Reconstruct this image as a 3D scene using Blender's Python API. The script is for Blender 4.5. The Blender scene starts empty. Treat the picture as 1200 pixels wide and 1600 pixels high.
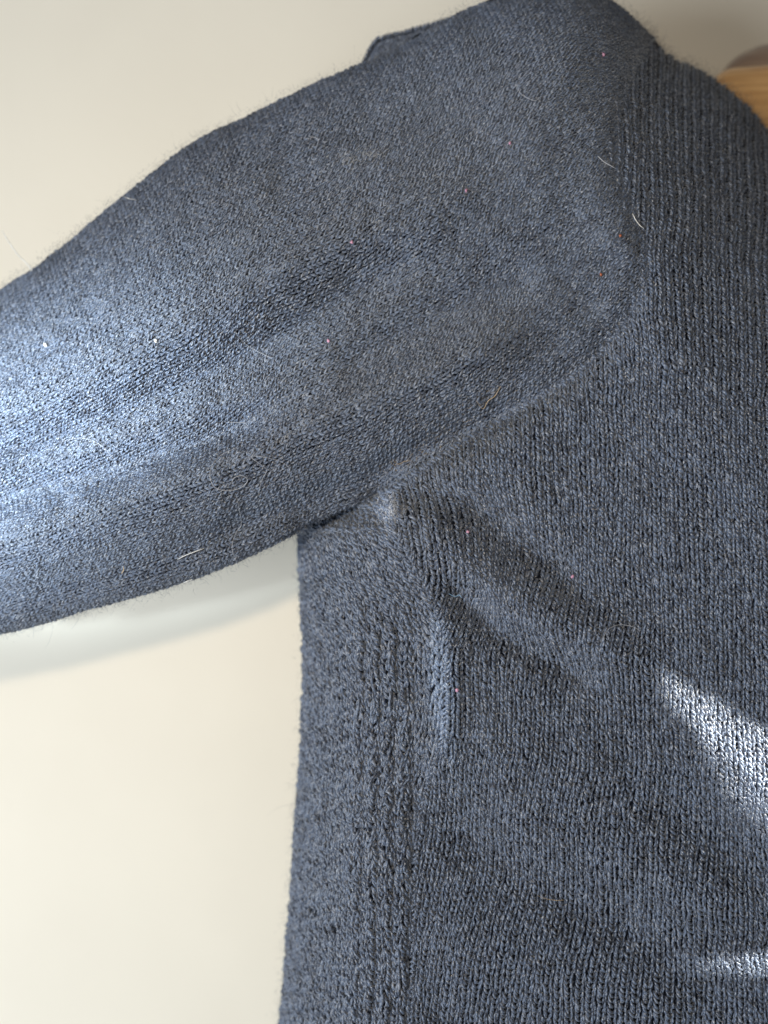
import bpy, math, random
import numpy as np
from mathutils import Vector, Matrix

rng = np.random.default_rng(7)
random.seed(7)
C = bpy.context.scene
COL = C.collection

# ------------------------------------------------------------------ camera, world, light, exposure
K = 0.0002            # metres per photograph pixel on the plane of the fabric
D0 = 0.30             # camera distance to that plane
cam_d = bpy.data.cameras.new('camera'); cam = bpy.data.objects.new('camera', cam_d); COL.objects.link(cam)
cam.location = (0, -D0, 0); cam.rotation_euler = (math.radians(90), 0, 0)
cam_d.sensor_fit = 'VERTICAL'; cam_d.sensor_height = 36; cam_d.lens = 36 * D0 / 0.32
cam_d.clip_start = 0.01; cam_d.clip_end = 20
cam_d.dof.use_dof = True; cam_d.dof.focus_distance = 0.293; cam_d.dof.aperture_fstop = 5.6
C.camera = cam

w = bpy.data.worlds.new('World'); C.world = w; w.use_nodes = True
w.node_tree.nodes['Background'].inputs[0].default_value = (0.62, 0.72, 0.85, 1)
w.node_tree.nodes['Background'].inputs[1].default_value = 0.14

def look(o, target):
    d = Vector(target) - o.location
    o.rotation_euler = d.to_track_quat('-Z', 'Y').to_euler()

def area(name, loc, target, power, size, color):
    l = bpy.data.lights.new(name, 'AREA'); l.energy = power; l.shape = 'DISK'; l.size = size; l.color = color
    o = bpy.data.objects.new(name, l); o.location = loc; COL.objects.link(o); look(o, target); return o

def spot(name, loc, target, power, angle, blend, radius, color):
    l = bpy.data.lights.new(name, 'SPOT'); l.energy = power; l.spot_size = math.radians(angle); l.spot_blend = blend
    l.shadow_soft_size = radius; l.color = color
    o = bpy.data.objects.new(name, l); o.location = loc; COL.objects.link(o); look(o, target); return o

def slit(name, loc, target, along, half_len, half_wid, power, blend, radius, color):
    """spot whose cone is an ellipse: half_len along the direction `along`, half_wid across it (metres at the target)"""
    z = (Vector(loc) - Vector(target)); d = z.length; z.normalize()
    x = Vector(along); x = (x - z * x.dot(z)); fore = x.length / Vector(along).length; x.normalize(); y = z.cross(x)
    o = spot(name, loc, target, power, math.degrees(2 * math.atan(half_wid / d)), blend, radius, color)
    o.rotation_euler = Matrix((x, y, z)).transposed().to_euler()
    o.scale = (half_len * fore / half_wid, 1, 1); return o   # an oval beam, as light through a gap gives

area('phone_flash', (-0.040, -0.31, 0.060), (-0.01, 0, -0.02), 0.60, 0.016, (1.0, 0.83, 0.62))
area('window_light', (-0.88, -0.68, -0.40), (-0.02, 0.05, -0.02), 16.0, 0.70, (0.86, 0.93, 1.0))
slit('side_window_light', (-0.25, -0.23, -0.03), (-0.146, 0, 0.011), (0.90, 0.05, 0.38), 0.125, 0.050, 16.0, 1.0, 0.02, (0.76, 0.90, 1.0))
slit('sun_streak_upper', (0.42, -0.24, 0.10), (0.129, -0.010, -0.076), (0.82, 0, -0.58), 0.052, 0.0040, 68.0, 0.5, 0.001, (1.0, 0.94, 0.82))
slit('sun_streak_upper_second', (0.42, -0.24, 0.10), (0.125, -0.008, -0.089), (0.66, 0, -0.75), 0.046, 0.0044, 42.0, 0.9, 0.002, (1.0, 0.96, 0.88))
slit('sun_streak_lower', (0.42, -0.24, 0.05), (0.146, -0.005, -0.1380), (1, 0, 0), 0.026, 0.0019, 50.0, 0.6, 0.001, (1.0, 0.97, 0.88))
slit('seam_glint_spot', (-0.10, -0.30, 0.20), (0.0182, -0.006, -0.055), (0.06, 0, -1), 0.030, 0.0055, 7.5, 1.0, 0.001, (0.80, 0.92, 1.0))  # added cool spot that brightens the ridge along the side seam
slit('armpit_glint_spot', (-0.10, -0.30, 0.02), (0.0016, 0.006, 0.0012), (0.5, 0, -0.85), 0.0085, 0.0050, 4.5, 1.0, 0.001, (0.90, 0.95, 1.0))  # small added spot that brightens the tuft at the armpit

C.view_settings.view_transform = 'Standard'; C.view_settings.look = 'None'
C.view_settings.exposure = 0.12; C.view_settings.gamma = 1.0

# ------------------------------------------------------------------ helpers
def W3(px, py, Y):
    """world point at depth Y that the photograph shows at px, py"""
    f = K * (D0 + Y) / D0
    return np.stack([(px - 600) * f, Y, (800 - py) * f], -1)

def tag(o, label=None, cat=None, group=None, kind=None):
    if label: o['label'] = label
    if cat: o['category'] = cat
    if group: o['group'] = group
    if kind: o['kind'] = kind
    return o

def mesh_np(name, verts, quads, mat, parent=None, attrs=None, smooth=True, tris=None):
    me = bpy.data.meshes.new(name)
    verts = np.asarray(verts, np.float32).reshape(-1, 3)
    faces = np.asarray(quads, np.int32)
    n, k = faces.shape
    me.vertices.add(len(verts)); me.vertices.foreach_set('co', verts.ravel())
    me.loops.add(n * k); me.loops.foreach_set('vertex_index', faces.ravel())
    me.polygons.add(n); me.polygons.foreach_set('loop_start', np.arange(0, n * k, k, dtype=np.int32))
    me.update(calc_edges=True)
    if smooth: me.polygons.foreach_set('use_smooth', np.ones(n, bool))
    for an, av in (attrs or {}).items():
        a = me.attributes.new(an, 'FLOAT', 'POINT'); a.data.foreach_set('value', np.asarray(av, np.float32).ravel())
    me.materials.append(mat)
    o = bpy.data.objects.new(name, me); COL.objects.link(o)
    if parent: o.parent = parent
    return o

def empty(name, loc):
    o = bpy.data.objects.new(name, None); o.location = loc; o.empty_display_size = 0.02; COL.objects.link(o); return o

def spline(pts, n=16):
    """Catmull-Rom through pts, n samples per span"""
    P = np.array(pts, float)
    P = np.vstack([2 * P[0] - P[1], P, 2 * P[-1] - P[-2]])
    out = []
    for i in range(1, len(P) - 2):
        t = np.linspace(0, 1, n, endpoint=False)[:, None]
        a, b, c, d = P[i - 1], P[i], P[i + 1], P[i + 2]
        out.append(0.5 * (2 * b + (c - a) * t + (2 * a - 5 * b + 4 * c - d) * t ** 2 + (3 * b - a - 3 * c + d) * t ** 3))
    out.append(P[-2][None]); return np.vstack(out)

def dist(poly, px, py):
    """distance from points to a polyline, and the 0..1 position of the nearest point along it"""
    sh = np.shape(px); p = np.stack([np.ravel(px), np.ravel(py)], -1)
    best = np.full(len(p), 1e9); pos = np.zeros(len(p))
    n = len(poly) - 1
    for i in range(n):
        a = poly[i]; ab = poly[i + 1] - a
        t = np.clip(((p - a) @ ab) / (ab @ ab + 1e-9), 0, 1)
        d = np.hypot(*(p - a - t[:, None] * ab).T)
        m = d < best; best[m] = d[m]; pos[m] = (i + t[m]) / n
    return best.reshape(sh), pos.reshape(sh)

def inside(poly, px, py):
    r = np.zeros(np.shape(px), bool); n = len(poly); j = n - 1
    for i in range(n):
        xi, yi = poly[i]; xj, yj = poly[j]
        c = ((yi > py) != (yj > py)) & (px < (xj - xi) * (py - yi) / (yj - yi + 1e-12) + xi)
        r ^= c; j = i
    return r

def vnoise(px, py, scale, seed):
    """smooth value noise, -1..1"""
    r = np.random.default_rng(seed); T = r.uniform(-1, 1, (64, 64))
    x = np.asarray(px) / scale + 20; y = np.asarray(py) / scale + 20
    xi = np.floor(x).astype(int); yi = np.floor(y).astype(int); fx = x - xi; fy = y - yi
    fx = fx * fx * (3 - 2 * fx); fy = fy * fy * (3 - 2 * fy)
    g = lambda a, b: T[a % 64, b % 64]
    return (g(xi, yi) * (1 - fx) + g(xi + 1, yi) * fx) * (1 - fy) + (g(xi, yi + 1) * (1 - fx) + g(xi + 1, yi + 1) * fx) * fy

def sstep(a, b, x):
    t = np.clip((x - a) / (b - a), 0, 1); return t * t * (3 - 2 * t)

# ------------------------------------------------------------------ outline curves, in photograph pixels
TOP = spline([(-260, 640), (-120, 545), (0, 455), (100, 385), (200, 300), (300, 225), (400, 176), (500, 127), (560, 102), (620, 76), (700, 30),
              (780, -5), (860, -20), (920, -14), (965, 6), (1000, 36), (1018, 62), (1050, 92), (1100, 114), (1160, 160),
              (1203, 212), (1300, 345), (1400, 500)], 6)
BOT = spline([(-260, 1040), (-120, 1018), (0, 990), (100, 966), (200, 936), (300, 905), (370, 878), (430, 850), (490, 815), (545, 793), (596, 776)], 6)
ARMHOLE = spline([(1018, 62), (990, 110), (966, 180), (962, 260), (984, 330), (1006, 395), (1000, 460), (955, 530),
                  (900, 582), (800, 648), (700, 706), (596, 776)], 8)
SEAM = spline([(585, 765), (620, 830), (660, 900), (690, 970), (700, 1050), (690, 1150), (666, 1230), (650, 1320), (645, 1450), (640, 1760)], 8)
EDGE = spline([(468, 740), (468, 830), (471, 920), (476, 1040), (472, 1160), (464, 1280), (456, 1400), (444, 1540), (436, 1620), (424, 1760)], 8)
seam_x = lambda y: np.interp(y, SEAM[:, 1], SEAM[:, 0])
edge_x = lambda y: np.interp(y, EDGE[:, 1], EDGE[:, 0])

FOLD_S = [  # (polyline, height in mm towards the camera, half-width px)
    ([(-160, 900), (60, 842), (250, 775), (440, 695), (600, 622), (740, 565), (860, 510)], 6.0, 50),
    ([(-160, 830), (20, 780), (110, 757), (220, 722), (340, 684), (450, 636)], -7.5, 28),
    ([(-60, 745), (40, 712), (180, 655), (290, 602), (400, 545), (500, 485), (600, 430), (700, 380)], -5.5, 42),
    ([(-160, 720), (0, 660), (150, 590), (300, 500), (450, 420), (620, 350), (800, 260)], 3.0, 70),
    ([(380, 300), (520, 230), (640, 190), (760, 150)], -1.2, 60),
    ([(500, 610), (620, 540), (720, 480), (860, 420)], -1.8, 36),
    ([(240, 872), (370, 822), (480, 782), (580, 742), (680, 690), (770, 650), (850, 600)], -5.5, 24),
    ([(-160, 960), (0, 935), (200, 890), (330, 860)], -2.5, 28),
    ([(660, 660), (780, 590), (880, 520), (960, 430)], -1.0, 24),
    ([(940, 150), (930, 240), (955, 340), (975, 420)], 1.0, 40),
]
FOLD_B = [
    ([(600, 792), (680, 850), (760, 915), (850, 965), (940, 1010), (1040, 1065)], 7.0, 42),
    ([(630, 742), (700, 775), (780, 825), (860, 890), (920, 940)], -4.5, 28),
    ([(680, 880), (735, 945), (800, 1000), (870, 1035), (940, 1080)], -7.0, 24),
    ([(560, 782), (604, 792), (650, 812)], 5.0, 14),
    ([(700, 1130), (800, 1200), (900, 1280), (1040, 1370), (1200, 1420)], 4.0, 66),
    ([(690, 1280), (760, 1335), (840, 1390), (930, 1430), (1080, 1450)], -3.8, 46),
    ([(640, 1480), (800, 1500), (960, 1540), (1100, 1600)], 4.0, 60),
    ([(1060, 1505), (1140, 1494), (1260, 1490), (1350, 1480)], 4.5, 22),
    ([(1000, 1230), (1100, 1310), (1240, 1380)], -2.0, 46),
    ([(672, 930), (694, 1000), (700, 1080), (692, 1170), (676, 1230)], 4.0, 26),
    ([(560, 820), (560, 950), (570, 1100), (565, 1300), (560, 1600)], 2.5, 34),
    ([(625, 960), (640, 1060), (640, 1160)], -2.0, 20),
    ([(640, 765), (720, 715), (820, 660), (910, 600), (985, 520)], 0.8, 34),
    ([(1060, 300), (1050, 430), (1080, 560), (1130, 700)], 1.5, 60),
]
FOLD_B += [([(x + 8, 880), (x + 4, 1100), (x, 1300), (x - 4, 1500), (x - 8, 1700)], 3.2, 7.5) for x in (556, 580, 604, 628)]
FOLD_S = [(spline(p, 5), a * 1.5, wd) for p, a, wd in FOLD_S]
FOLD_B = [(spline(p, 5), a * 0.68, wd * 1.05) for p, a, wd in FOLD_B]

def folds(L, px, py):
    h = np.zeros(np.shape(px))
    for poly, a, wd in L:
        d, t = dist(poly, px, py)
        fade = sstep(0, 0.18, t) * sstep(0, 0.18, 1 - t) * 0.85 + 0.15
        h += a * 0.001 * np.exp(-(d / wd) ** 2) * fade
    return h

def roll(d, L, R):
    q = np.clip(1 - d / L, 0, 1)
    return R * (1 - np.sqrt(np.maximum(1 - q ** 2.3, 0)))

def roll_top(d, px):
    k = sstep(880, 1120, np.asarray(px, float)); L = 310 + 80 * k
    q = np.clip(1 - d / L, 0, 1)
    return (0.043 + 0.025 * k) * (1 - np.sqrt(np.maximum(1 - q ** 1.9, 0)))

def groove(px, py):
    d, t = dist(ARMHOLE, px, py)
    low = sstep(0.45, 0.8, t)
    return 0.0008 * np.exp(-(d / 8) ** 2) - 0.0002 * np.exp(-((d - 24) / 10) ** 2) + low * 0.0058 * np.exp(-(d / 28) ** 2)

def F_sleeve_raw(px, py):
    dt, _ = dist(TOP, px, py); db, _ = dist(BOT, px, py)
    Y = -0.006 + roll_top(dt, px) + roll(db, 120, 0.020)
    Y += 0.012 * sstep(350, -150, np.asarray(px, float))
    return Y - folds(FOLD_S, px, py) + groove(px, py) - 0.0004 * vnoise(px, py, 90, 3) - 0.0005 * vnoise(px, py, 34, 4)

def F_body_raw(px, py):
    px = np.asarray(px, float); py = np.asarray(py, float)
    dt, _ = dist(TOP, px, py)
    Y = -0.006 + roll_top(dt, px)
    sx = seam_x(py); ex = edge_x(py)
    q = np.clip((sx - px) / (sx - ex), 0, 1) * (py > 740)
    Y += 0.048 * (1 - np.sqrt(np.maximum(1 - q ** 2.2, 0))) + 0.008 * q
    Y += 0.024 * np.exp(-((px - 530) / 85) ** 2 - ((py - 780) / 42) ** 2)
    Y += 0.006 * sstep(1000, 1600, py)
    return Y - folds(FOLD_B, px, py) + groove(px, py) - 0.0012 * vnoise(px, py, 100, 5) - 0.0005 * vnoise(px, py, 36, 6)

# cache both depth functions on a grid (3 px) and look them up bilinearly
GX0, GY0, GS = -280, -120, 3
gx = np.arange(GX0, 1480, GS); gy = np.arange(GY0, 1790, GS)
GXX, GYY = np.meshgrid(gx, gy, indexing='ij')
GRID_S = F_sleeve_raw(GXX, GYY); GRID_B = F_body_raw(GXX, GYY)
_d, _ = dist(ARMHOLE, GXX, GYY)
_poly = np.vstack([TOP[TOP[:, 0] < 1019], ARMHOLE, BOT[::-1]])
_sd = np.where(inside(_poly, GXX, GYY), _d, -_d)
GRID_B = GRID_B + 0.014 * sstep(0, 34, _sd) * (1 - sstep(615, 700, GXX)) * (GYY > 700)
_m = sstep(-45, 45, _sd); _k = sstep(615, 700, GXX)
GRID_S, GRID_B = GRID_S + (GRID_B - GRID_S) * (1 - _m) * _k, GRID_B + (GRID_S - GRID_B) * _m * _k
def lookup(G, px, py):
    x = np.clip((np.asarray(px, float) - GX0) / GS, 0, G.shape[0] - 1.001); y = np.clip((np.asarray(py, float) - GY0) / GS, 0, G.shape[1] - 1.001)
    i = x.astype(int); j = y.astype(int); fx = x - i; fy = y - j
    return (G[i, j] * (1 - fx) + G[i + 1, j] * fx) * (1 - fy) + (G[i, j + 1] * (1 - fx) + G[i + 1, j + 1] * fx) * fy
F_sleeve = lambda px, py: lookup(GRID_S, px, py)
F_body = lambda px, py: lookup(GRID_B, px, py)

def PN(F, px, py):
    P = W3(px, py, F(px, py)); e = 2.0
    a = W3(px + e, py, F(px + e, py)) - W3(px - e, py, F(px - e, py))
    b = W3(px, py - e, F(px, py - e)) - W3(px, py + e, F(px, py + e))
    N = np.cross(a, b); N /= np.linalg.norm(N, axis=-1, keepdims=True) + 1e-12
    N[N[..., 1] > 0] *= -1
    return P, N

# ------------------------------------------------------------------ materials
def mat_new(name):
    m = bpy.data.materials.new(name); m.use_nodes = True
    return m, m.node_tree.nodes, m.node_tree.links, m.node_tree.nodes['Principled BSDF']

def yarn_material(name, dark, light, glint, sheen):
    m, N, L, b = mat_new(name)
    at = N.new('ShaderNodeAttribute'); at.attribute_name = 'tone'
    tc = N.new('ShaderNodeTexCoord')
    n1 = N.new('ShaderNodeTexNoise'); n1.inputs['Scale'].default_value = 2600; n1.inputs['Detail'].default_value = 3
    n2 = N.new('ShaderNodeTexNoise'); n2.inputs['Scale'].default_value = 60; n2.inputs['Detail'].default_value = 2
    L.new(tc.outputs['Object'], n1.inputs['Vector']); L.new(tc.outputs['Object'], n2.inputs['Vector'])
    r1 = N.new('ShaderNodeMapRange'); r1.inputs[1].default_value = 0.40; r1.inputs[2].default_value = 0.66
    L.new(n1.outputs['Fac'], r1.inputs[0])
    ad = N.new('ShaderNodeMath'); ad.operation = 'MULTIPLY_ADD'; ad.inputs[1].default_value = 0.55
    L.new(r1.outputs[0], ad.inputs[0]); 
    s2 = N.new('ShaderNodeMath'); s2.operation = 'MULTIPLY'; s2.inputs[1].default_value = 0.6
    L.new(at.outputs['Fac'], s2.inputs[0]); L.new(s2.outputs[0], ad.inputs[2])
    mx = N.new('ShaderNodeMix'); mx.data_type = 'RGBA'
    mx.inputs[6].default_value = (*dark, 1); mx.inputs[7].default_value = (*light, 1)
    L.new(ad.outputs[0], mx.inputs[0])
    gt = N.new('ShaderNodeMath'); gt.operation = 'GREATER_THAN'; gt.inputs[1].default_value = 0.985
    L.new(at.outputs['Fac'], gt.inputs[0])
    gm = N.new('ShaderNodeMath'); gm.operation = 'MULTIPLY'; gm.inputs[1].default_value = 0.15
    L.new(gt.outputs[0], gm.inputs[0])
    m2 = N.new('ShaderNodeMix'); m2.data_type = 'RGBA'; m2.inputs[7].default_value = (*glint, 1)
    L.new(gm.outputs[0], m2.inputs[0]); L.new(mx.outputs[2], m2.inputs[6])
    n3 = N.new('ShaderNodeTexNoise'); n3.inputs['Scale'].default_value = 2300; n3.inputs['Detail'].default_value = 1
    L.new(tc.outputs['Object'], n3.inputs['Vector'])
    r3 = N.new('ShaderNodeMapRange'); r3.inputs[1].default_value = 0.60; r3.inputs[2].default_value = 0.72; r3.inputs[4].default_value = 0.75
    L.new(n3.outputs['Fac'], r3.inputs[0])
    m3 = N.new('ShaderNodeMix'); m3.data_type = 'RGBA'; m3.inputs[7].default_value = (0.40, 0.40, 0.40, 1)  # pale fibre flecks, painting the wool's sparkle into its colour
    L.new(r3.outputs[0], m3.inputs[0]); L.new(m2.outputs[2], m3.inputs[6])
    L.new(m3.outputs[2], b.inputs['Base Color'])
    b.inputs['Roughness'].default_value = 0.42
    b.inputs['Specular IOR Level'].default_value = 0.7
    b.inputs['Sheen Weight'].default_value = sheen; b.inputs['Sheen Roughness'].default_value = 0.45
    b.inputs['Sheen Tint'].default_value = (0.85, 0.92, 1, 1)
    bp = N.new('ShaderNodeBump'); bp.inputs['Strength'].default_value = 0.9; bp.inputs['Distance'].default_value = 0.00012
    L.new(n1.outputs['Fac'], bp.inputs['Height']); L.new(bp.outputs[0], b.inputs['Normal'])
    return m

M_yarn = yarn_material('navy_wool_yarn', (0.004, 0.008, 0.025), (0.112, 0.150, 0.225), (0.34, 0.31, 0.27), 0.35)
m, N, L, b = mat_new('groove_shade_backing'); M_back = m
b.inputs['Base Color'].default_value = (0.008, 0.011, 0.020, 1); b.inputs['Roughness'].default_value = 0.95  # near-black, so the shade between stitches is put into the backing colour
b.inputs['Specular IOR Level'].default_value = 0.1

def fibre_material(name, c, rough=0.5, sheen=0.0):
    m, N, L, b = mat_new(name); b.inputs['Base Color'].default_value = (*c, 1); b.inputs['Roughness'].default_value = rough
    b.inputs['Sheen Weight'].default_value = sheen
    tc = N.new('ShaderNodeTexCoord'); n1 = N.new('ShaderNodeTexNoise'); n1.inputs['Scale'].default_value = 900
    L.new(tc.outputs['Object'], n1.inputs['Vector'])
    hs = N.new('ShaderNodeHueSaturation'); hs.inputs['Color'].default_value = (*c, 1)
    mr = N.new('ShaderNodeMapRange'); mr.inputs[3].default_value = 0.6; mr.inputs[4].default_value = 1.25
    L.new(n1.outputs['Fac'], mr.inputs[0]); L.new(mr.outputs[0], hs.inputs['Value']); L.new(hs.outputs[0], b.inputs['Base Color'])
    return m
M_fuzz = fibre_material('dark_wool_fuzz', (0.045, 0.056, 0.080), 0.4, 0.3)
M_glint = fibre_material('pale_fibre_and_glint', (0.42, 0.42, 0.41), 0.3, 0.2)  # for pale scuffs, and for hairs that imitate glints by colour
M_lint = fibre_material('pale_lint', (0.42, 0.43, 0.46))
M_white = fibre_material('white_lint', (0.85, 0.85, 0.82))
M_pink = fibre_material('pink_lint', (0.50, 0.27, 0.38))
M_tan = fibre_material('tan_lint', (0.48, 0.36, 0.22))
M_rust = fibre_material('rust_lint', (0.38, 0.12, 0.06))
M_blue = fibre_material('pale_blue_lint', (0.30, 0.50, 0.72))

# ------------------------------------------------------------------ knitting
def bil(G, u, v):
    """G (ni, nj, 2): pixel position at fractional wale u, course v"""
    i = np.clip(np.floor(u).astype(int), 0, G.shape[0] - 2); j = np.clip(np.floor(v).astype(int), 0, G.shape[1] - 2)
    fu = (u - i)[..., None]; fv = (v - j)[..., None]
    return (G[i, j] * (1 - fu) + G[i + 1, j] * fu) * (1 - fv) + (G[i, j + 1] * (1 - fu) + G[i + 1, j + 1] * fu) * fv

def tubes(cen, up, rad, S=5, flat=1.0):
    """cen (n,k,3), up (n,k,3), rad (n,k) -> verts, quads"""
    T = np.gradient(cen, axis=1); T /= np.linalg.norm(T, axis=-1, keepdims=True) + 1e-12
    side = np.cross(T, up); side /= np.linalg.norm(side, axis=-1, keepdims=True) + 1e-12
    up2 = np.cross(side, T)
    th = np.arange(S) * 2 * np.pi / S + 0.3
    V = cen[:, :, None] + rad[:, :, None, None] * (np.cos(th)[None, None, :, None] * side[:, :, None] + flat * np.sin(th)[None, None, :, None] * up2[:, :, None])
    n, k = rad.shape
    base = (np.arange(n)[:, None, None] * k + np.arange(k - 1)[None, :, None]) * S
    a = base + np.arange(S)[None, None]; b = base + (np.arange(S)[None, None] + 1) % S
    Q = np.stack([a, b, b + S, a + S], -1).reshape(-1, 4)
    return V.reshape(-1, 3), Q

KN_U = np.array([0.35, 0.34, 0.295, 0.225, 0.145, 0.10])      # distance of a leg from the wale's centre line, in wales
KN_V = np.array([1.40, 1.20, 0.90, 0.55, 0.20, -0.08])      # course position
KN_H = np.array([-0.36, 0.0, 0.26, 0.30, 0.14, -0.36])    # height, in leg radii x 2
KN_R = np.array([0.70, 0.96, 1.08, 1.06, 0.92, 0.62])

def knit(name, G, F, mask_fn, parent, wale_px, fat=0.215, loose=1.0, keep_centres=None):
    ni, nj = G.shape[:2]
    I, J = np.meshgrid(np.arange(0, ni - 1), np.arange(0, nj - 1), indexing='ij')
    I = I.ravel(); J = J.ravel()
    c = bil(G, I + 0.5, J + 0.5)
    ok = mask_fn(c[:, 0], c[:, 1]) & (c[:, 0] > -235) & (c[:, 0] < 1340) & (c[:, 1] > -110) & (c[:, 1] < 1700)
    I = I[ok]; J = J[ok]; n = len(I)
    st_off = rng.normal(0, 0.045, (n, 2)) * loose
    r0 = wale_px * K * fat
    Vs = []; Qs = []; tones = []; off = 0
    st_tone = rng.uniform(0, 1, n)
    for sgn in (-1, 1):
        ang = rng.normal(0, 0.05, n)[:, None] * loose; lf = rng.normal(0, 0.12, n)[:, None] * loose
        u = I[:, None] + 0.5 + sgn * (KN_U[None] * (1 + rng.normal(0, 0.07, n)[:, None] * loose)) + st_off[:, :1] + ang * (KN_V[None] - 0.7)
        v = J[:, None] + KN_V[None] * (1 + rng.normal(0, 0.05, n)[:, None] * loose) + st_off[:, 1:] + rng.normal(0, 0.08, n)[:, None] * loose
        p = bil(G, u, v)
        P, Nn = PN(F, p[..., 0], p[..., 1])
        rr = r0 * (1 + rng.normal(0, 0.10, n))[:, None] * KN_R[None]
        cen = P + Nn * ((KN_H[None] + lf * 0.8 - 0.10 * sgn) * 2 * r0)[..., None]
        T = np.gradient(cen, axis=1); T /= np.linalg.norm(T, axis=-1, keepdims=True) + 1e-12
        sd = np.cross(T, Nn); sd /= np.linalg.norm(sd, axis=-1, keepdims=True) + 1e-12
        tw = rng.uniform(0, 6.28, n)[:, None] + np.linspace(0, 4.2, len(KN_U))[None]
        t = 0.5 * rng.uniform(0, 1, n) + 0.5 * st_tone
        pass
        for ply in (0, np.pi):
            o2 = (np.cos(tw + ply)[..., None] * sd + np.sin(tw + ply)[..., None] * Nn) * (rr * 0.50)[..., None]
            V, Q = tubes(cen + o2, Nn, rr * 0.62 * rng.uniform(0.85, 1.12, (n, 1)), 4, 1.0)
            Vs.append(V); Qs.append(Q + off); off += len(V)
            tones.append(np.repeat(np.clip(t + rng.normal(0, 0.22, n), 0, 1), len(KN_U) * 4))
    o = mesh_np('knit_stitch', np.vstack(Vs), np.vstack(Qs), M_yarn, parent, {'tone': np.concatenate(tones)})
    tag(o, kind='stuff')
    print(name, 'stitches', n)
    return bil(G, I + 0.5, J + 0.5)

def fuzz(centres, F, count, parent, length=0.0012, wid=0.00003, stand=0.4, jit=7, mat=None):
    k = rng.integers(0, len(centres), count)
    p = centres[k] + rng.normal(0, jit, (count, 2))
    P, Nn = PN(F, p[:, 0], p[:, 1])
    tan = rng.normal(0, 1, (count, 3)); tan -= Nn * np.sum(tan * Nn, -1, keepdims=True); tan /= np.linalg.norm(tan, axis=-1, keepdims=True)
    tan2 = np.cross(Nn, tan)
    Ln = length * rng.gamma(2.2, 0.45, count)[:, None]
    rise = np.abs(rng.normal(0, stand, count))[:, None]
    curl = rng.normal(0, 0.9, count)[:, None]
    ts = np.array([0, 0.35, 0.7, 1.0])
    pts = []
    for t in ts:
        pts.append(P + Nn * (0.0003 + Ln * rise * t * (1 - 0.35 * t)) + tan * Ln * t * 0.75 + tan2 * Ln * curl * t * t * 0.5)
    pts = np.stack(pts, 1)
    view = pts - np.array([0, -D0, 0]); T = np.gradient(pts, axis=1)
    side = np.cross(T, Nn[:, None] + rng.normal(0, 0.5, (count, 1, 3))); side /= np.linalg.norm(side, axis=-1, keepdims=True) + 1e-12
    wv = wid * rng.uniform(0.6, 1.3, (count, 1, 1)) * np.array([1, 1, 0.8, 0.35])[None, :, None]
    V = np.stack([pts - side * wv, pts + side * wv], 2).reshape(-1, 3)
    b = np.arange(count)[:, None] * 8 + np.arange(3)[None] * 2
    Q = np.stack([b, b + 1, b + 3, b + 2], -1).reshape(-1, 4)
    o = mesh_np('fuzz', V, Q, mat or M_fuzz, parent, smooth=False); tag(o, kind='stuff'); return o

def arc_resample(px, py, F, n, axis):
    """even spacing over the real surface along one axis of a pixel grid"""
    P = W3(px, py, F(px, py))
    d = np.linalg.norm(np.diff(P, axis=axis), axis=-1)
    if axis == 1: px, py, d = px.T, py.T, d.T
    cum = np.vstack([np.zeros((1, d.shape[1])), np.cumsum(d, 0)])
    ox = np.empty((n, d.shape[1])); oy = np.empty_like(ox)
    for j in range(d.shape[1]):
        t = np.linspace(0, cum[-1, j], n)
        ox[:, j] = np.interp(t, cum[:, j], px[:, j]); oy[:, j] = np.interp(t, cum[:, j], py[:, j])
    if axis == 1: ox, oy = ox.T, oy.T
    return ox, oy, float(np.median(cum[-1]))

sweater = empty('sweater', (0.02, 0.02, -0.16))
tag(sweater, 'dark navy fine knit wool sweater hanging by its shoulder, sleeve stretched out to the left', 'sweater')
bpy.context.view_layer.update()
def attach(o):      # parts are modelled in world coordinates
    o.parent = sweater; o.matrix_parent_inverse = sweater.matrix_world.inverted(); return o

def sheet(name, px, py, F, back_fn, mat, inset=0.0006):
    """closed shell: front skin from F, back skin from back_fn, joined round the rim"""
    ni, nj = px.shape
    P, Nn = PN(F, px, py); A = P - Nn * inset
    B = W3(px, py, back_fn(px, py, P[..., 1]))
    V = np.concatenate([A.reshape(-1, 3), B.reshape(-1, 3)])
    id_ = np.arange(ni * nj).reshape(ni, nj); o2 = ni * nj
    q1 = np.stack([id_[:-1, :-1], id_[1:, :-1], id_[1:, 1:], id_[:-1, 1:]], -1).reshape(-1, 4)
    q2 = q1[:, ::-1] + o2
    rim = np.concatenate([id_[0, :], id_[1:, -1], id_[-1, -2::-1], id_[-2:0:-1, 0]])
    r2 = np.roll(rim, -1)
    q3 = np.stack([rim, r2, r2 + o2, rim + o2], -1)
    return attach(mesh_np(name, V, np.vstack([q1, q2, q3]), mat))

# ---- sleeve
ST_T = spline([(-260, 640), (-120, 545), (0, 455), (100, 385), (200, 300), (300, 225), (400, 176), (500, 127), (600, 85), (700, 30), (800, -12), (880, -20), (960, 3), (1030, 72)], 12)
ST_B = spline([(-100, 1014), (20, 986), (150, 952), (250, 920), (350, 886), (430, 850), (520, 800), (600, 773), (720, 700), (830, 640), (940, 570), (1030, 500), (1110, 440), (1190, 400)], 12)
wv = np.linspace(0.0, 1.0, 160)[:, None]
bowx = (ST_B - ST_T)
sx_ = ST_T[None, :, 0] * (1 - wv) + ST_B[None, :, 0] * wv; sy_ = ST_T[None, :, 1] * (1 - wv) + ST_B[None, :, 1] * wv
_, _, L_w = arc_resample(sx_, sy_, F_sleeve, 10, 0)
WALE_S = 11.2 * K; COURSE_S = 8.0 * K
nw = int(L_w / WALE_S); gxs, gys, _ = arc_resample(sx_, sy_, F_sleeve, nw, 0)
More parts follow.
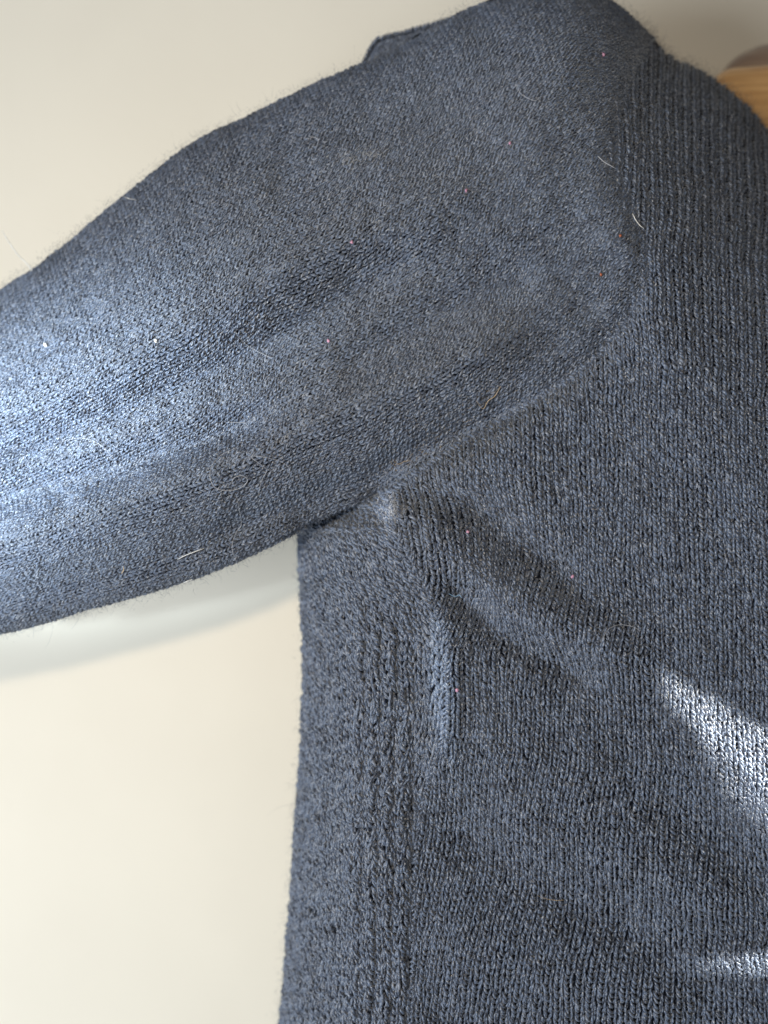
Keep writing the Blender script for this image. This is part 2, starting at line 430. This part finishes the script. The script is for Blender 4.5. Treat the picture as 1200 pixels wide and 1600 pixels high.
def smooth1(a, r):
    b = np.pad(a, ((0, 0), (r, r)), mode='reflect', reflect_type='odd'); k = np.hanning(2 * r + 3)[1:-1]; k /= k.sum()
    return np.apply_along_axis(lambda q: np.convolve(q, k, 'valid'), 1, b)
gxs, gys = smooth1(gxs, 12), smooth1(gys, 12)
Pm = W3(gxs, gys, F_sleeve(gxs, gys)); L_s = float(np.median(np.linalg.norm(np.diff(Pm, axis=1), axis=-1).sum(1)))
gxs, gys, _ = arc_resample(gxs, gys, F_sleeve, int(L_s / COURSE_S), 1)
gxs += 0.8 * vnoise(gxs, gys, 23, 31); gys += 0.8 * vnoise(gxs, gys, 23, 32)
gxs += 3.0 * vnoise(gxs, gys, 60, 11); gys += 3.0 * vnoise(gxs, gys, 60, 12)
G_s = np.stack([gxs, gys], -1)
sleeve_poly = np.vstack([TOP[TOP[:, 0] < 1019], ARMHOLE, BOT[::-1]])
m_sleeve = lambda x, y: inside(sleeve_poly, x, y) | (inside(sleeve_poly, x - 6, y) & (x > 640)) | (inside(sleeve_poly, x - 3, y - 5) & (x > 640))
# backing skin of the sleeve: clipped so it ends at the armhole
bx, by = sx_[::4, ::2].copy(), sy_[::4, ::2].copy()
bxx, byy = [], []
for j in range(bx.shape[1]):       # shorten each cross line where it runs past the armhole
    inn = inside(sleeve_poly, bx[:, j], by[:, j]); inn[:2] = True
    last = np.where(inn)[0].max(); t = np.linspace(0, last, bx.shape[0])
    bxx.append(np.interp(t, np.arange(bx.shape[0]), bx[:, j])); byy.append(np.interp(t, np.arange(bx.shape[0]), by[:, j]))
bx = np.array(bxx).T; by = np.array(byy).T
sleeve = sheet('sleeve', bx, by, F_sleeve, lambda x, y, Y: 0.046 + 0 * Y, M_back)
cs = knit('sleeve', G_s, F_sleeve, m_sleeve, sleeve, 11.2, loose=0.75)
fuzz(cs, F_sleeve, 42000, sleeve)
fuzz(cs, F_sleeve, 6000, sleeve, length=0.0006, wid=0.00004, mat=M_glint)  # pale hairs standing in for glints on the sleeve

nearT = cs[dist(TOP, cs[:, 0], cs[:, 1])[0] < 22]; nearB = cs[dist(BOT, cs[:, 0], cs[:, 1])[0] < 16]
fuzz(nearT, F_sleeve, 24000, sleeve, length=0.0010, wid=0.00002, stand=1.0)
fuzz(nearB, F_sleeve, 8000, sleeve, length=0.0014, wid=0.00002, stand=0.9)
fuzz(cs[cs[:, 0] < 330], F_sleeve, 26000, sleeve, length=0.0010, stand=0.5)

# ---- front panel
xs = np.arange(560, 1345, 13.9); ys = np.linspace(1745, -60, 600)
fx, fy = np.meshgrid(xs, ys, indexing='ij')
fo = folds(FOLD_B, fx, fy)
lean = -0.16 * np.maximum(fy - 1180, 0) * sstep(1250, 700, fx) + 0.02 * (fy - 700) * sstep(800, 1200, fx)
lean += 38 * np.exp(-((fx - 690) / 90) ** 2) * np.sin(np.clip((fy - 760) / 260, 0, 1) * np.pi)
fx = fx + lean - 1500 * fo
fx += 4 * vnoise(fx, fy, 80, 13) + 1.6 * vnoise(fx, fy, 19, 33)
top_y = np.interp(fx[:, -1], TOP[:, 0], TOP[:, 1])
Pm = W3(fx, fy, F_body(fx, fy)); d = np.linalg.norm(np.diff(Pm, axis=1), axis=-1); d = np.minimum(d, 3 * np.median(d))
cum = np.hstack([np.zeros((len(xs), 1)), np.cumsum(d, 1)])
COURSE_B = 8.0 * K; nr = int(np.median(cum[:, -1]) / COURSE_B)
G_f = np.empty((len(xs), nr, 2))
cmean = cum.mean(0)[None] * 0.5 + cum * 0.5
for i in range(len(xs)):
    t = np.arange(nr) * COURSE_B
    G_f[i, :, 0] = np.interp(t, cmean[i], fx[i]); G_f[i, :, 1] = np.interp(t, cmean[i], fy[i])
front_poly = np.vstack([ARMHOLE, SEAM, [(1420, 1760)], TOP[::-1][(TOP[::-1][:, 0] > 1019)]])
pit = lambda x, y: np.hypot(x - 596, y - 780) < 20
m_front = lambda x, y: pit(x, y) | inside(front_poly, x, y) | inside(front_poly, x + 6, y)
# backing of the front panel: rows from its left boundary (armhole, then side seam) to beyond the frame
yb = np.concatenate([np.linspace(64, 776, 90), np.linspace(786, 1740, 110)])
arm_y = ARMHOLE[:, 1]; arm_x = ARMHOLE[:, 0]
left = np.where(yb < 776, np.interp(yb, arm_y, arm_x), seam_x(yb))
right = np.where(yb < 520, np.interp(yb, TOP[TOP[:, 0] > 1018][:, 1], TOP[TOP[:, 0] > 1018][:, 0]), 1400)
right = np.minimum(np.where(right < left + 2, left + 2, right), 1400)
tt = np.linspace(0, 1, 130)[:, None]
bx = left[None] * (1 - tt) + right[None] * tt; by = np.repeat(yb[None], 130, 0)
front = sheet('front_panel', bx, by, F_body, lambda x, y, Y: np.maximum(Y + 0.002, 0.0) * 0 + Y + 0.0016, M_back)
cf = knit('front', G_f, F_body, m_front, front, 13.9, loose=0.95)
fuzz(cf, F_body, 48000, front)
fuzz(cf, F_body, 6000, front, length=0.0006, wid=0.00004, mat=M_glint)  # pale hairs standing in for glints on the front
up = cf[(cf[:, 1] < 420)]
nearT = cf[dist(TOP, cf[:, 0], cf[:, 1])[0] < 26]
fuzz(nearT, F_body, 12000, front, length=0.0011, wid=0.00002, stand=1.1)
fuzz(up, F_body, 26000, front, length=0.0014, stand=0.8)

# ---- side panel, the part that turns back under the arm
ys2 = np.linspace(1745, 742, 260); tw = np.linspace(0, 1, 120)[:, None]
sx2 = edge_x(ys2)[None] * (1 - tw) + (seam_x(ys2)[None] + 14) * tw; sy2 = np.repeat(ys2[None], 120, 0)
_, _, L2 = arc_resample(sx2, sy2, F_body, 10, 0)
n2 = int(L2 / (15.5 * K)); hx, hy, _ = arc_resample(sx2, sy2, F_body, n2, 0)
Pm = W3(hx, hy, F_body(hx, hy)); L3 = float(np.median(np.linalg.norm(np.diff(Pm, axis=1), axis=-1).sum(1)))
hx, hy, _ = arc_resample(hx, hy, F_body, int(L3 / (11.0 * K)), 1)
hx += 2 * vnoise(hx, hy, 50, 21); hy += 4 * vnoise(hx, hy, 50, 22)
G_side = np.stack([hx, hy], -1)
side_poly = np.vstack([EDGE, SEAM[::-1]])
side = sheet('side_panel', sx2[::3, ::3], sy2[::3, ::3], F_body, lambda x, y, Y: 0.062 + 0 * Y, M_back)
c2 = knit('side', G_side, F_body, lambda x, y: pit(x, y) | inside(side_poly, x, y), side, 15.5, fat=0.235, loose=1.35)
fuzz(c2, F_body, 13000, side)

nearE = c2[dist(EDGE, c2[:, 0], c2[:, 1])[0] < 30]
fuzz(nearE, F_body, 9000, side, length=0.0011, wid=0.00002, stand=1.0)
def scuff(cx, cy, sx, sy, n, F, par, mat, **k): fuzz(np.stack([rng.normal(cx, sx, 400), rng.normal(cy, sy, 400)], -1), F, n, par, jit=1.5, mat=mat, **k)
scuff(606, 794, 13, 9, 2200, F_body, front, M_lint, length=0.0010, wid=0.00004)
scuff(580, 240, 16, 6, 260, F_sleeve, sleeve, M_glint, length=0.0009, wid=0.00004)
scuff(548, 254, 10, 6, 120, F_sleeve, sleeve, M_glint, length=0.0009, wid=0.00004)
for q in np.linspace(0, 1, 9):
    scuff(612 + 165 * q, 728 - 118 * q, 13, 7, 75, F_sleeve, sleeve, M_tan, length=0.0008, wid=0.000035)

# ---- seam stitches: one fat slanted loop after another along armhole and side
def seam_part(name, poly, F, r, step, a0=0, off=(0, 0)):
    seg = np.hypot(*np.diff(poly, axis=0).T); cum = np.concatenate([[0], np.cumsum(seg)])
    s = np.arange(a0, cum[-1] - 4, step); n = len(s)
    cx = np.interp(s, cum, poly[:, 0]) + off[0]; cy = np.interp(s, cum, poly[:, 1]) + off[1]
    tx = np.interp(s + 3, cum, poly[:, 0]) + off[0] - cx; ty = np.interp(s + 3, cum, poly[:, 1]) + off[1] - cy
    l = np.hypot(tx, ty) + 1e-9; tx /= l; ty /= l; nx, ny = -ty, tx
    a = np.linspace(-1, 1, 6)[None]; jit = rng.normal(0, 1.0, (n, 2, 1))
    w_ = rng.uniform(4.2, 6.5, n)[:, None]
    px = cx[:, None] + nx[:, None] * a * w_ + tx[:, None] * a * 4.5 + jit[:, 0]; py = cy[:, None] + ny[:, None] * a * w_ + ty[:, None] * a * 4.5 + jit[:, 1]
    P, Nn = PN(F, px, py)
    cen = P + Nn * (r * (1.0 - 2.2 * a ** 2))[..., None]
    V, Q = tubes(cen, Nn, np.full((n, 6), r) * (1 - 0.35 * np.abs(a)) * rng.uniform(0.8, 1.15, (n, 1)), 5)
    return attach(mesh_np(name, V, Q, M_yarn, None, {'tone': np.repeat(rng.uniform(0, 0.9, n), 30)}))
tag(seam_part('armhole_seam', ARMHOLE, F_body, 0.00058, 7.0), kind='stuff')
tag(seam_part('side_seam', SEAM[6:], F_body, 0.00048, 8.0), kind='stuff')

# ---- back of the sleeve: the fold that peeps over its upper edge
bk = spline([(560, 118), (574, 92), (586, 70), (604, 60), (625, 56), (650, 48), (680, 40), (715, 30)], 6)
inner = spline([(600, 170), (620, 160), (650, 150), (680, 140), (720, 120), (760, 100), (800, 90), (840, 80)], 6)
tv = np.linspace(0, 1, 14)[:, None]
bx = bk[None, :, 0] * (1 - tv) + inner[None, :, 0] * tv; by = bk[None, :, 1] * (1 - tv) + inner[None, :, 1] * tv
F_bk = lambda x, y: 0.046 + roll(dist(bk, x, y)[0], 30, 0.008)
bfold = sheet('back_fold', bx, by, F_bk, lambda x, y, Y: 0.062 + 0 * Y, M_back)
tx_ = np.linspace(0, 1, 12)[:, None]
jj = np.linspace(0, len(bk) - 1, 34)
bx = np.vstack([bx[:1] * 1.12 - bx[1:2] * 0.12 - 3, bx]); by = np.vstack([by[:1] * 1.12 - by[1:2] * 0.12 - 5, by])
kx = np.array([np.interp(jj, np.arange(len(bk)), bx_r) for bx_r in bx]); ky = np.array([np.interp(jj, np.arange(len(bk)), r_) for r_ in by])
cb = knit('back', np.stack([kx, ky], -1), F_bk, lambda x, y: x > 0, bfold, 12.0)
fuzz(cb, F_bk, 1500, bfold)

# ------------------------------------------------------------------ wooden hanger in the neck opening
m, N, L, b = mat_new('pale_beech_wood'); M_wood = m
tc = N.new('ShaderNodeTexCoord'); mp = N.new('ShaderNodeMapping'); mp.inputs['Scale'].default_value = (14, 60, 160); mp.inputs['Rotation'].default_value = (0, 0.18, 0)
n1 = N.new('ShaderNodeTexNoise'); n1.inputs['Scale'].default_value = 3; n1.inputs['Detail'].default_value = 6; n1.inputs['Distortion'].default_value = 0.6
cr = N.new('ShaderNodeValToRGB'); cr.color_ramp.elements[0].position = 0.32; cr.color_ramp.elements[0].color = (0.62, 0.33, 0.12, 1)
cr.color_ramp.elements[1].position = 0.68; cr.color_ramp.elements[1].color = (0.82, 0.50, 0.21, 1)
L.new(tc.outputs['Object'], mp.inputs[0]); L.new(mp.outputs[0], n1.inputs['Vector']); L.new(n1.outputs['Fac'], cr.inputs[0]); L.new(cr.outputs[0], b.inputs['Base Color'])
b.inputs['Roughness'].default_value = 0.4; b.inputs['Coat Weight'].default_value = 0.25
M_wood_dark = m.copy(); M_wood_dark.name = 'brown_edge_wood'  # same wood in a darker brown, for the upper edge
e = M_wood_dark.node_tree.nodes['Color Ramp'].color_ramp.elements
e[0].color = (0.30, 0.21, 0.15, 1); e[1].color = (0.38, 0.28, 0.20, 1)

hanger = empty('clothes_hanger', (0.13, 0.062, 0.16))
tag(hanger, 'pale wooden clothes hanger with a dark brown top edge, showing behind the sweater shoulder', 'clothes hanger')
bpy.context.view_layer.update()
def hattach(o): o.parent = hanger; o.matrix_parent_inverse = hanger.matrix_world.inverted(); return o
def bar(name, top, bot, Y0, Y1, mat, rnd):
    """solid arm between an upper and a lower outline, rounded edges, from depth Y0 to Y1"""
    T = spline(top, 8); B = spline(bot, 8); n = min(len(T), len(B)); T = T[:n]; B = B[:n]
    S = 22; th = np.linspace(0, 2 * np.pi, S, endpoint=False)
    ex = 2 / rnd
    cx_ = np.sign(np.cos(th)) * np.abs(np.cos(th)) ** ex; sy__ = np.sign(np.sin(th)) * np.abs(np.sin(th)) ** ex
    M = (T + B) / 2; H = (T - B) / 2
    px = M[:, None, 0] + H[:, None, 0] * sy__[None]; py = M[:, None, 1] + H[:, None, 1] * sy__[None]
    Y = (Y0 + Y1) / 2 + (Y1 - Y0) / 2 * cx_[None] + 0 * px
    V = W3(px, py, Y).reshape(-1, 3)
    base = np.arange(n - 1)[:, None] * S
    a = base + np.arange(S)[None]; c = base + (np.arange(S)[None] + 1) % S
    Q = np.stack([a, c, c + S, a + S], -1).reshape(-1, 4)
    V = np.vstack([V, V[:S].mean(0), V[-S:].mean(0)]); k0 = n * S
    i = np.arange(S); z = np.stack([i, (i + 1) % S, np.full(S, k0), np.full(S, k0)], -1)
    me = bpy.data.meshes.new(name)
    faces = [tuple(q) for q in Q] + [((j + 1) % S, j, k0) for j in range(S)] + [((n - 1) * S + j, (n - 1) * S + (j + 1) % S, k0 + 1) for j in range(S)]
    me.from_pydata([tuple(v) for v in V], [], [tuple(int(x) for x in f) for f in faces]); me.materials.append(mat)
    for p in me.polygons: p.use_smooth = True
    o = bpy.data.objects.new(name, me); COL.objects.link(o); return hattach(o)
arm = bar('arm', [(1100, 150), (1116, 122), (1140, 107), (1175, 103), (1215, 100), (1300, 92), (1450, 60)],
          [(1102, 190), (1125, 235), (1150, 262), (1185, 282), (1230, 290), (1320, 270), (1470, 200)], 0.066, 0.083, M_wood, 3.2)
edge = bar('top_edge', [(1128, 112), (1140, 98), (1155, 86), (1175, 76), (1200, 68), (1300, 52), (1450, 20)],
           [(1124, 132), (1140, 134), (1160, 134), (1185, 132), (1220, 130), (1310, 122), (1460, 95)], 0.086, 0.100, M_wood_dark, 2.4)
edge['label'] = 'brown rounded upper edge'

# ------------------------------------------------------------------ wall
m, N, L, b = mat_new('cream_painted_wall')
tc = N.new('ShaderNodeTexCoord'); n1 = N.new('ShaderNodeTexNoise'); n1.inputs['Scale'].default_value = 9; n1.inputs['Detail'].default_value = 3
cr = N.new('ShaderNodeValToRGB'); cr.color_ramp.elements[0].position = 0.25; cr.color_ramp.elements[0].color = (0.78, 0.72, 0.60, 1)
cr.color_ramp.elements[1].position = 0.6; cr.color_ramp.elements[1].color = (0.83, 0.77, 0.645, 1)
n2 = N.new('ShaderNodeTexNoise'); n2.inputs['Scale'].default_value = 220; n2.inputs['Detail'].default_value = 4
bp = N.new('ShaderNodeBump'); bp.inputs['Strength'].default_value = 0.12; bp.inputs['Distance'].default_value = 0.0005
for t in (n1, n2): L.new(tc.outputs['Object'], t.inputs['Vector'])
L.new(n1.outputs['Fac'], cr.inputs[0]); L.new(cr.outputs[0], b.inputs['Base Color']); L.new(n2.outputs['Fac'], bp.inputs['Height']); L.new(bp.outputs[0], b.inputs['Normal'])
n4 = N.new('ShaderNodeTexNoise'); n4.inputs['Scale'].default_value = 26; n4.inputs['Detail'].default_value = 5; L.new(tc.outputs['Object'], n4.inputs['Vector'])
r4 = N.new('ShaderNodeMapRange'); r4.inputs[1].default_value = 0.66; r4.inputs[2].default_value = 0.80; r4.inputs[4].default_value = 0.30
m4 = N.new('ShaderNodeMix'); m4.data_type = 'RGBA'; m4.inputs[7].default_value = (0.60, 0.55, 0.42, 1)
L.new(n4.outputs['Fac'], r4.inputs[0]); L.new(r4.outputs[0], m4.inputs[0]); L.new(cr.outputs[0], m4.inputs[6]); L.new(m4.outputs[2], b.inputs['Base Color'])
b.inputs['Roughness'].default_value = 0.7
xs_ = np.linspace(-1.2, 1.2, 9); zs_ = np.linspace(-1.2, 1.2, 9)
A, B_ = np.meshgrid(xs_, zs_, indexing='ij'); V = np.stack([A, np.full_like(A, 0.118), B_], -1).reshape(-1, 3)
id_ = np.arange(81).reshape(9, 9)
tag(mesh_np('wall', V, np.stack([id_[:-1, :-1], id_[1:, :-1], id_[1:, 1:], id_[:-1, 1:]], -1).reshape(-1, 4), m), kind='structure')

# ------------------------------------------------------------------ loose lint and specks lying on the wool
def strand(label, pts, mat, F=F_sleeve, r=0.00006, lift=0.0012, group=None, taper=True, name='lint_fibre', Yfix=None):
    c = spline(pts, 10)
    if Yfix is None:
        P, Nn = PN(F, c[:, 0], c[:, 1]); P = P + Nn * lift
    else:
        P = W3(c[:, 0], c[:, 1], np.interp(np.linspace(0, 1, len(c)), np.linspace(0, 1, len(Yfix)), Yfix)); Nn = np.tile([0.1, -1, 0.1], (len(c), 1))
    k = len(P); a = np.linspace(0, 1, k)
    r = r * 0.85; rad = r * (1 - 0.55 * np.abs(2 * a - 1) ** 3) if taper else np.full(k, r)
    org = P.mean(0)
    V, Q = tubes((P - org)[None], Nn[None], rad[None], 6)
    o = mesh_np(name, V, Q, mat); o.location = org
    return tag(o, label, 'lint', group)

def speck(label, px, py, r_px, mat, F=F_sleeve, stretch=1.0, ang=0.0):
    P, Nn = PN(F, np.array([float(px)]), np.array([float(py)])); P = P[0] + Nn[0] * 0.0009
    nv, nu = 6, 9; th = np.linspace(0, np.pi, nv); ph = np.arange(nu) * 2 * np.pi / nu
    V = []
    for a in th:
        for q in ph:
            rr = 0.78 * r_px * K * (1 + 0.28 * rng.normal())
            x = rr * stretch * np.sin(a) * np.cos(q); z = rr * np.cos(a); y = 0.6 * rr * np.sin(a) * np.sin(q)
            V.append((x * math.cos(ang) - z * math.sin(ang), y, x * math.sin(ang) + z * math.cos(ang)))
    V = np.array(V); id_ = np.arange(nv * nu).reshape(nv, nu); nx = np.roll(id_, -1, 1)
    Q = np.stack([id_[:-1], nx[:-1], nx[1:], id_[1:]], -1).reshape(-1, 4)
    o = mesh_np('lint_speck', V, Q, mat); o.location = P
    return tag(o, label, 'lint')

ye = F_sleeve(np.array([48.]), np.array([425.]))[0]
strand('long white fibre sticking up into the air from the upper left edge of the sleeve', [(3, 360), (14, 378), (28, 398), (42, 412), (50, 424), (50, 440)], M_white, r=0.00022, Yfix=[ye - 0.01, ye - 0.004, ye - 0.001])
strand('short white fibre poking out left of the sleeve edge near its middle', [(194, 308), (204, 311), (216, 313)], M_white, r=0.00012, Yfix=[0.022, 0.022, 0.024])
strand('large pale looped hair curled round on the lower sleeve', [(373, 704), (345, 718), (331, 738), (334, 757), (352, 763), (375, 758), (386, 747), (378, 741), (366, 744), (362, 752), (370, 757)], M_lint, r=0.00010)
strand('wavy pale hair trailing down and over the lower edge of the sleeve', [(368, 770), (372, 790), (376, 815), (370, 835), (363, 855), (368, 872), (376, 892)], M_lint, r=0.00009)
strand('thin pale hair bent in a hook just right of the large looped hair', [(402, 770), (408, 745), (415, 730), (395, 715), (430, 716), (450, 726), (450, 738), (440, 745)], M_lint, r=0.00007)
strand('pale slanting hair on the middle of the sleeve, nearly straight', [(368, 520), (382, 534), (400, 548), (420, 560), (428, 563)], M_lint, r=0.00008)
strand('pale wispy hair above the large looped hair', [(350, 655), (368, 656), (384, 660), (392, 670)], M_lint, r=0.00008)
strand('long faint curved hair on the blurred left part of the sleeve', [(95, 690), (130, 686), (160, 697), (180, 715), (186, 735)], M_lint, r=0.00008)
strand('white straight splinter of fibre on the underside of the sleeve, left of the body', [(278, 872), (296, 864), (320, 857)], M_white, r=0.00013)
strand('small white tuft right at the lower edge of the sleeve', [(286, 906), (293, 903), (299, 901)], M_white, r=0.00018, lift=0.001)
strand('short tan fibre on the underside of the sleeve, low on the left', [(191, 893), (194, 886), (193, 880)], M_tan, r=0.00018)
strand('pale curved hair beside the armhole seam below the shoulder', [(984, 336), (990, 347), (997, 354), (1004, 359)], M_white, r=0.00015, F=F_body)
strand('straight pale hair on the sleeve top just left of the armhole seam', [(931, 247), (940, 256), (950, 262), (958, 267)], M_lint, r=0.00016)
strand('faint straight hair on the dark shoulder right of the armhole seam', [(1135, 308), (1128, 322), (1120, 336), (1116, 348)], M_lint, r=0.00008, F=F_body)
strand('pale zigzag hair high on the sleeve top near the shoulder', [(808, 137), (812, 148), (820, 155), (835, 161), (846, 155)], M_lint, r=0.00008)
strand('fine curved hair lying across the fold in the body below the armpit', [(940, 998), (948, 985), (965, 978), (985, 980), (998, 986)], M_lint, r=0.00009, F=F_body)
strand('light brown hair near the bottom of the body, right of the side seam', [(838, 1397), (852, 1402), (868, 1404), (880, 1403)], M_tan, r=0.00008, F=F_body)
strand('pale blue fibre tuft left of the fold under the armpit', [(698, 928), (708, 933), (718, 928), (722, 932)], M_blue, r=0.00012, F=F_body)
strand('golden wisp caught in the dark crease above the armpit', [(742, 622), (752, 634), (760, 622), (770, 615), (780, 600)], M_tan, r=0.00012)
strand('pale wisp at the dark crease directly over the armpit', [(610, 712), (622, 722), (632, 718), (645, 722)], M_tan, r=0.00009)
strand('pale curled wisp on the upper sleeve near its top edge', [(484, 222), (492, 219), (499, 224), (497, 232)], M_lint, r=0.00010)
speck('white oval speck on the left end of the sleeve', 74, 541, 5.0, M_white, stretch=0.6, ang=0.6)
speck('pinkish white round speck on the left half of the sleeve', 245, 534, 3.4, M_white)
speck('pink speck on the middle of the sleeve between two folds', 514, 535, 3.2, M_pink)
speck('pink speck on the sleeve left of centre, below its upper edge', 550, 379, 3.0, M_pink)
speck('pink speck high on the sleeve right of its middle', 797, 226, 3.0, M_pink)
speck('pink speck near the top of the shoulder left of the seam', 940, 88, 3.4, M_pink)
speck('dull pink speck in the middle of the upper sleeve', 727, 300, 3.0, M_pink)
speck('rust coloured speck just left of the armhole seam', 967, 370, 2.6, M_rust)
speck('rust coloured speck lower down beside the armhole seam', 938, 430, 2.6, M_rust)
speck('pink speck on the fold just right of the armpit', 729, 833, 3.2, M_pink, F=F_body)
speck('pale pink speck in the fold on the body, right of the armpit fold', 895, 900, 3.2, M_pink, F=F_body)
speck('pink speck beside the pale ridge of the side seam', 712, 1078, 3.2, M_pink, F=F_body)

print('TRIS', sum(len(o.data.polygons) * 2 for o in C.objects if o.type == 'MESH'))
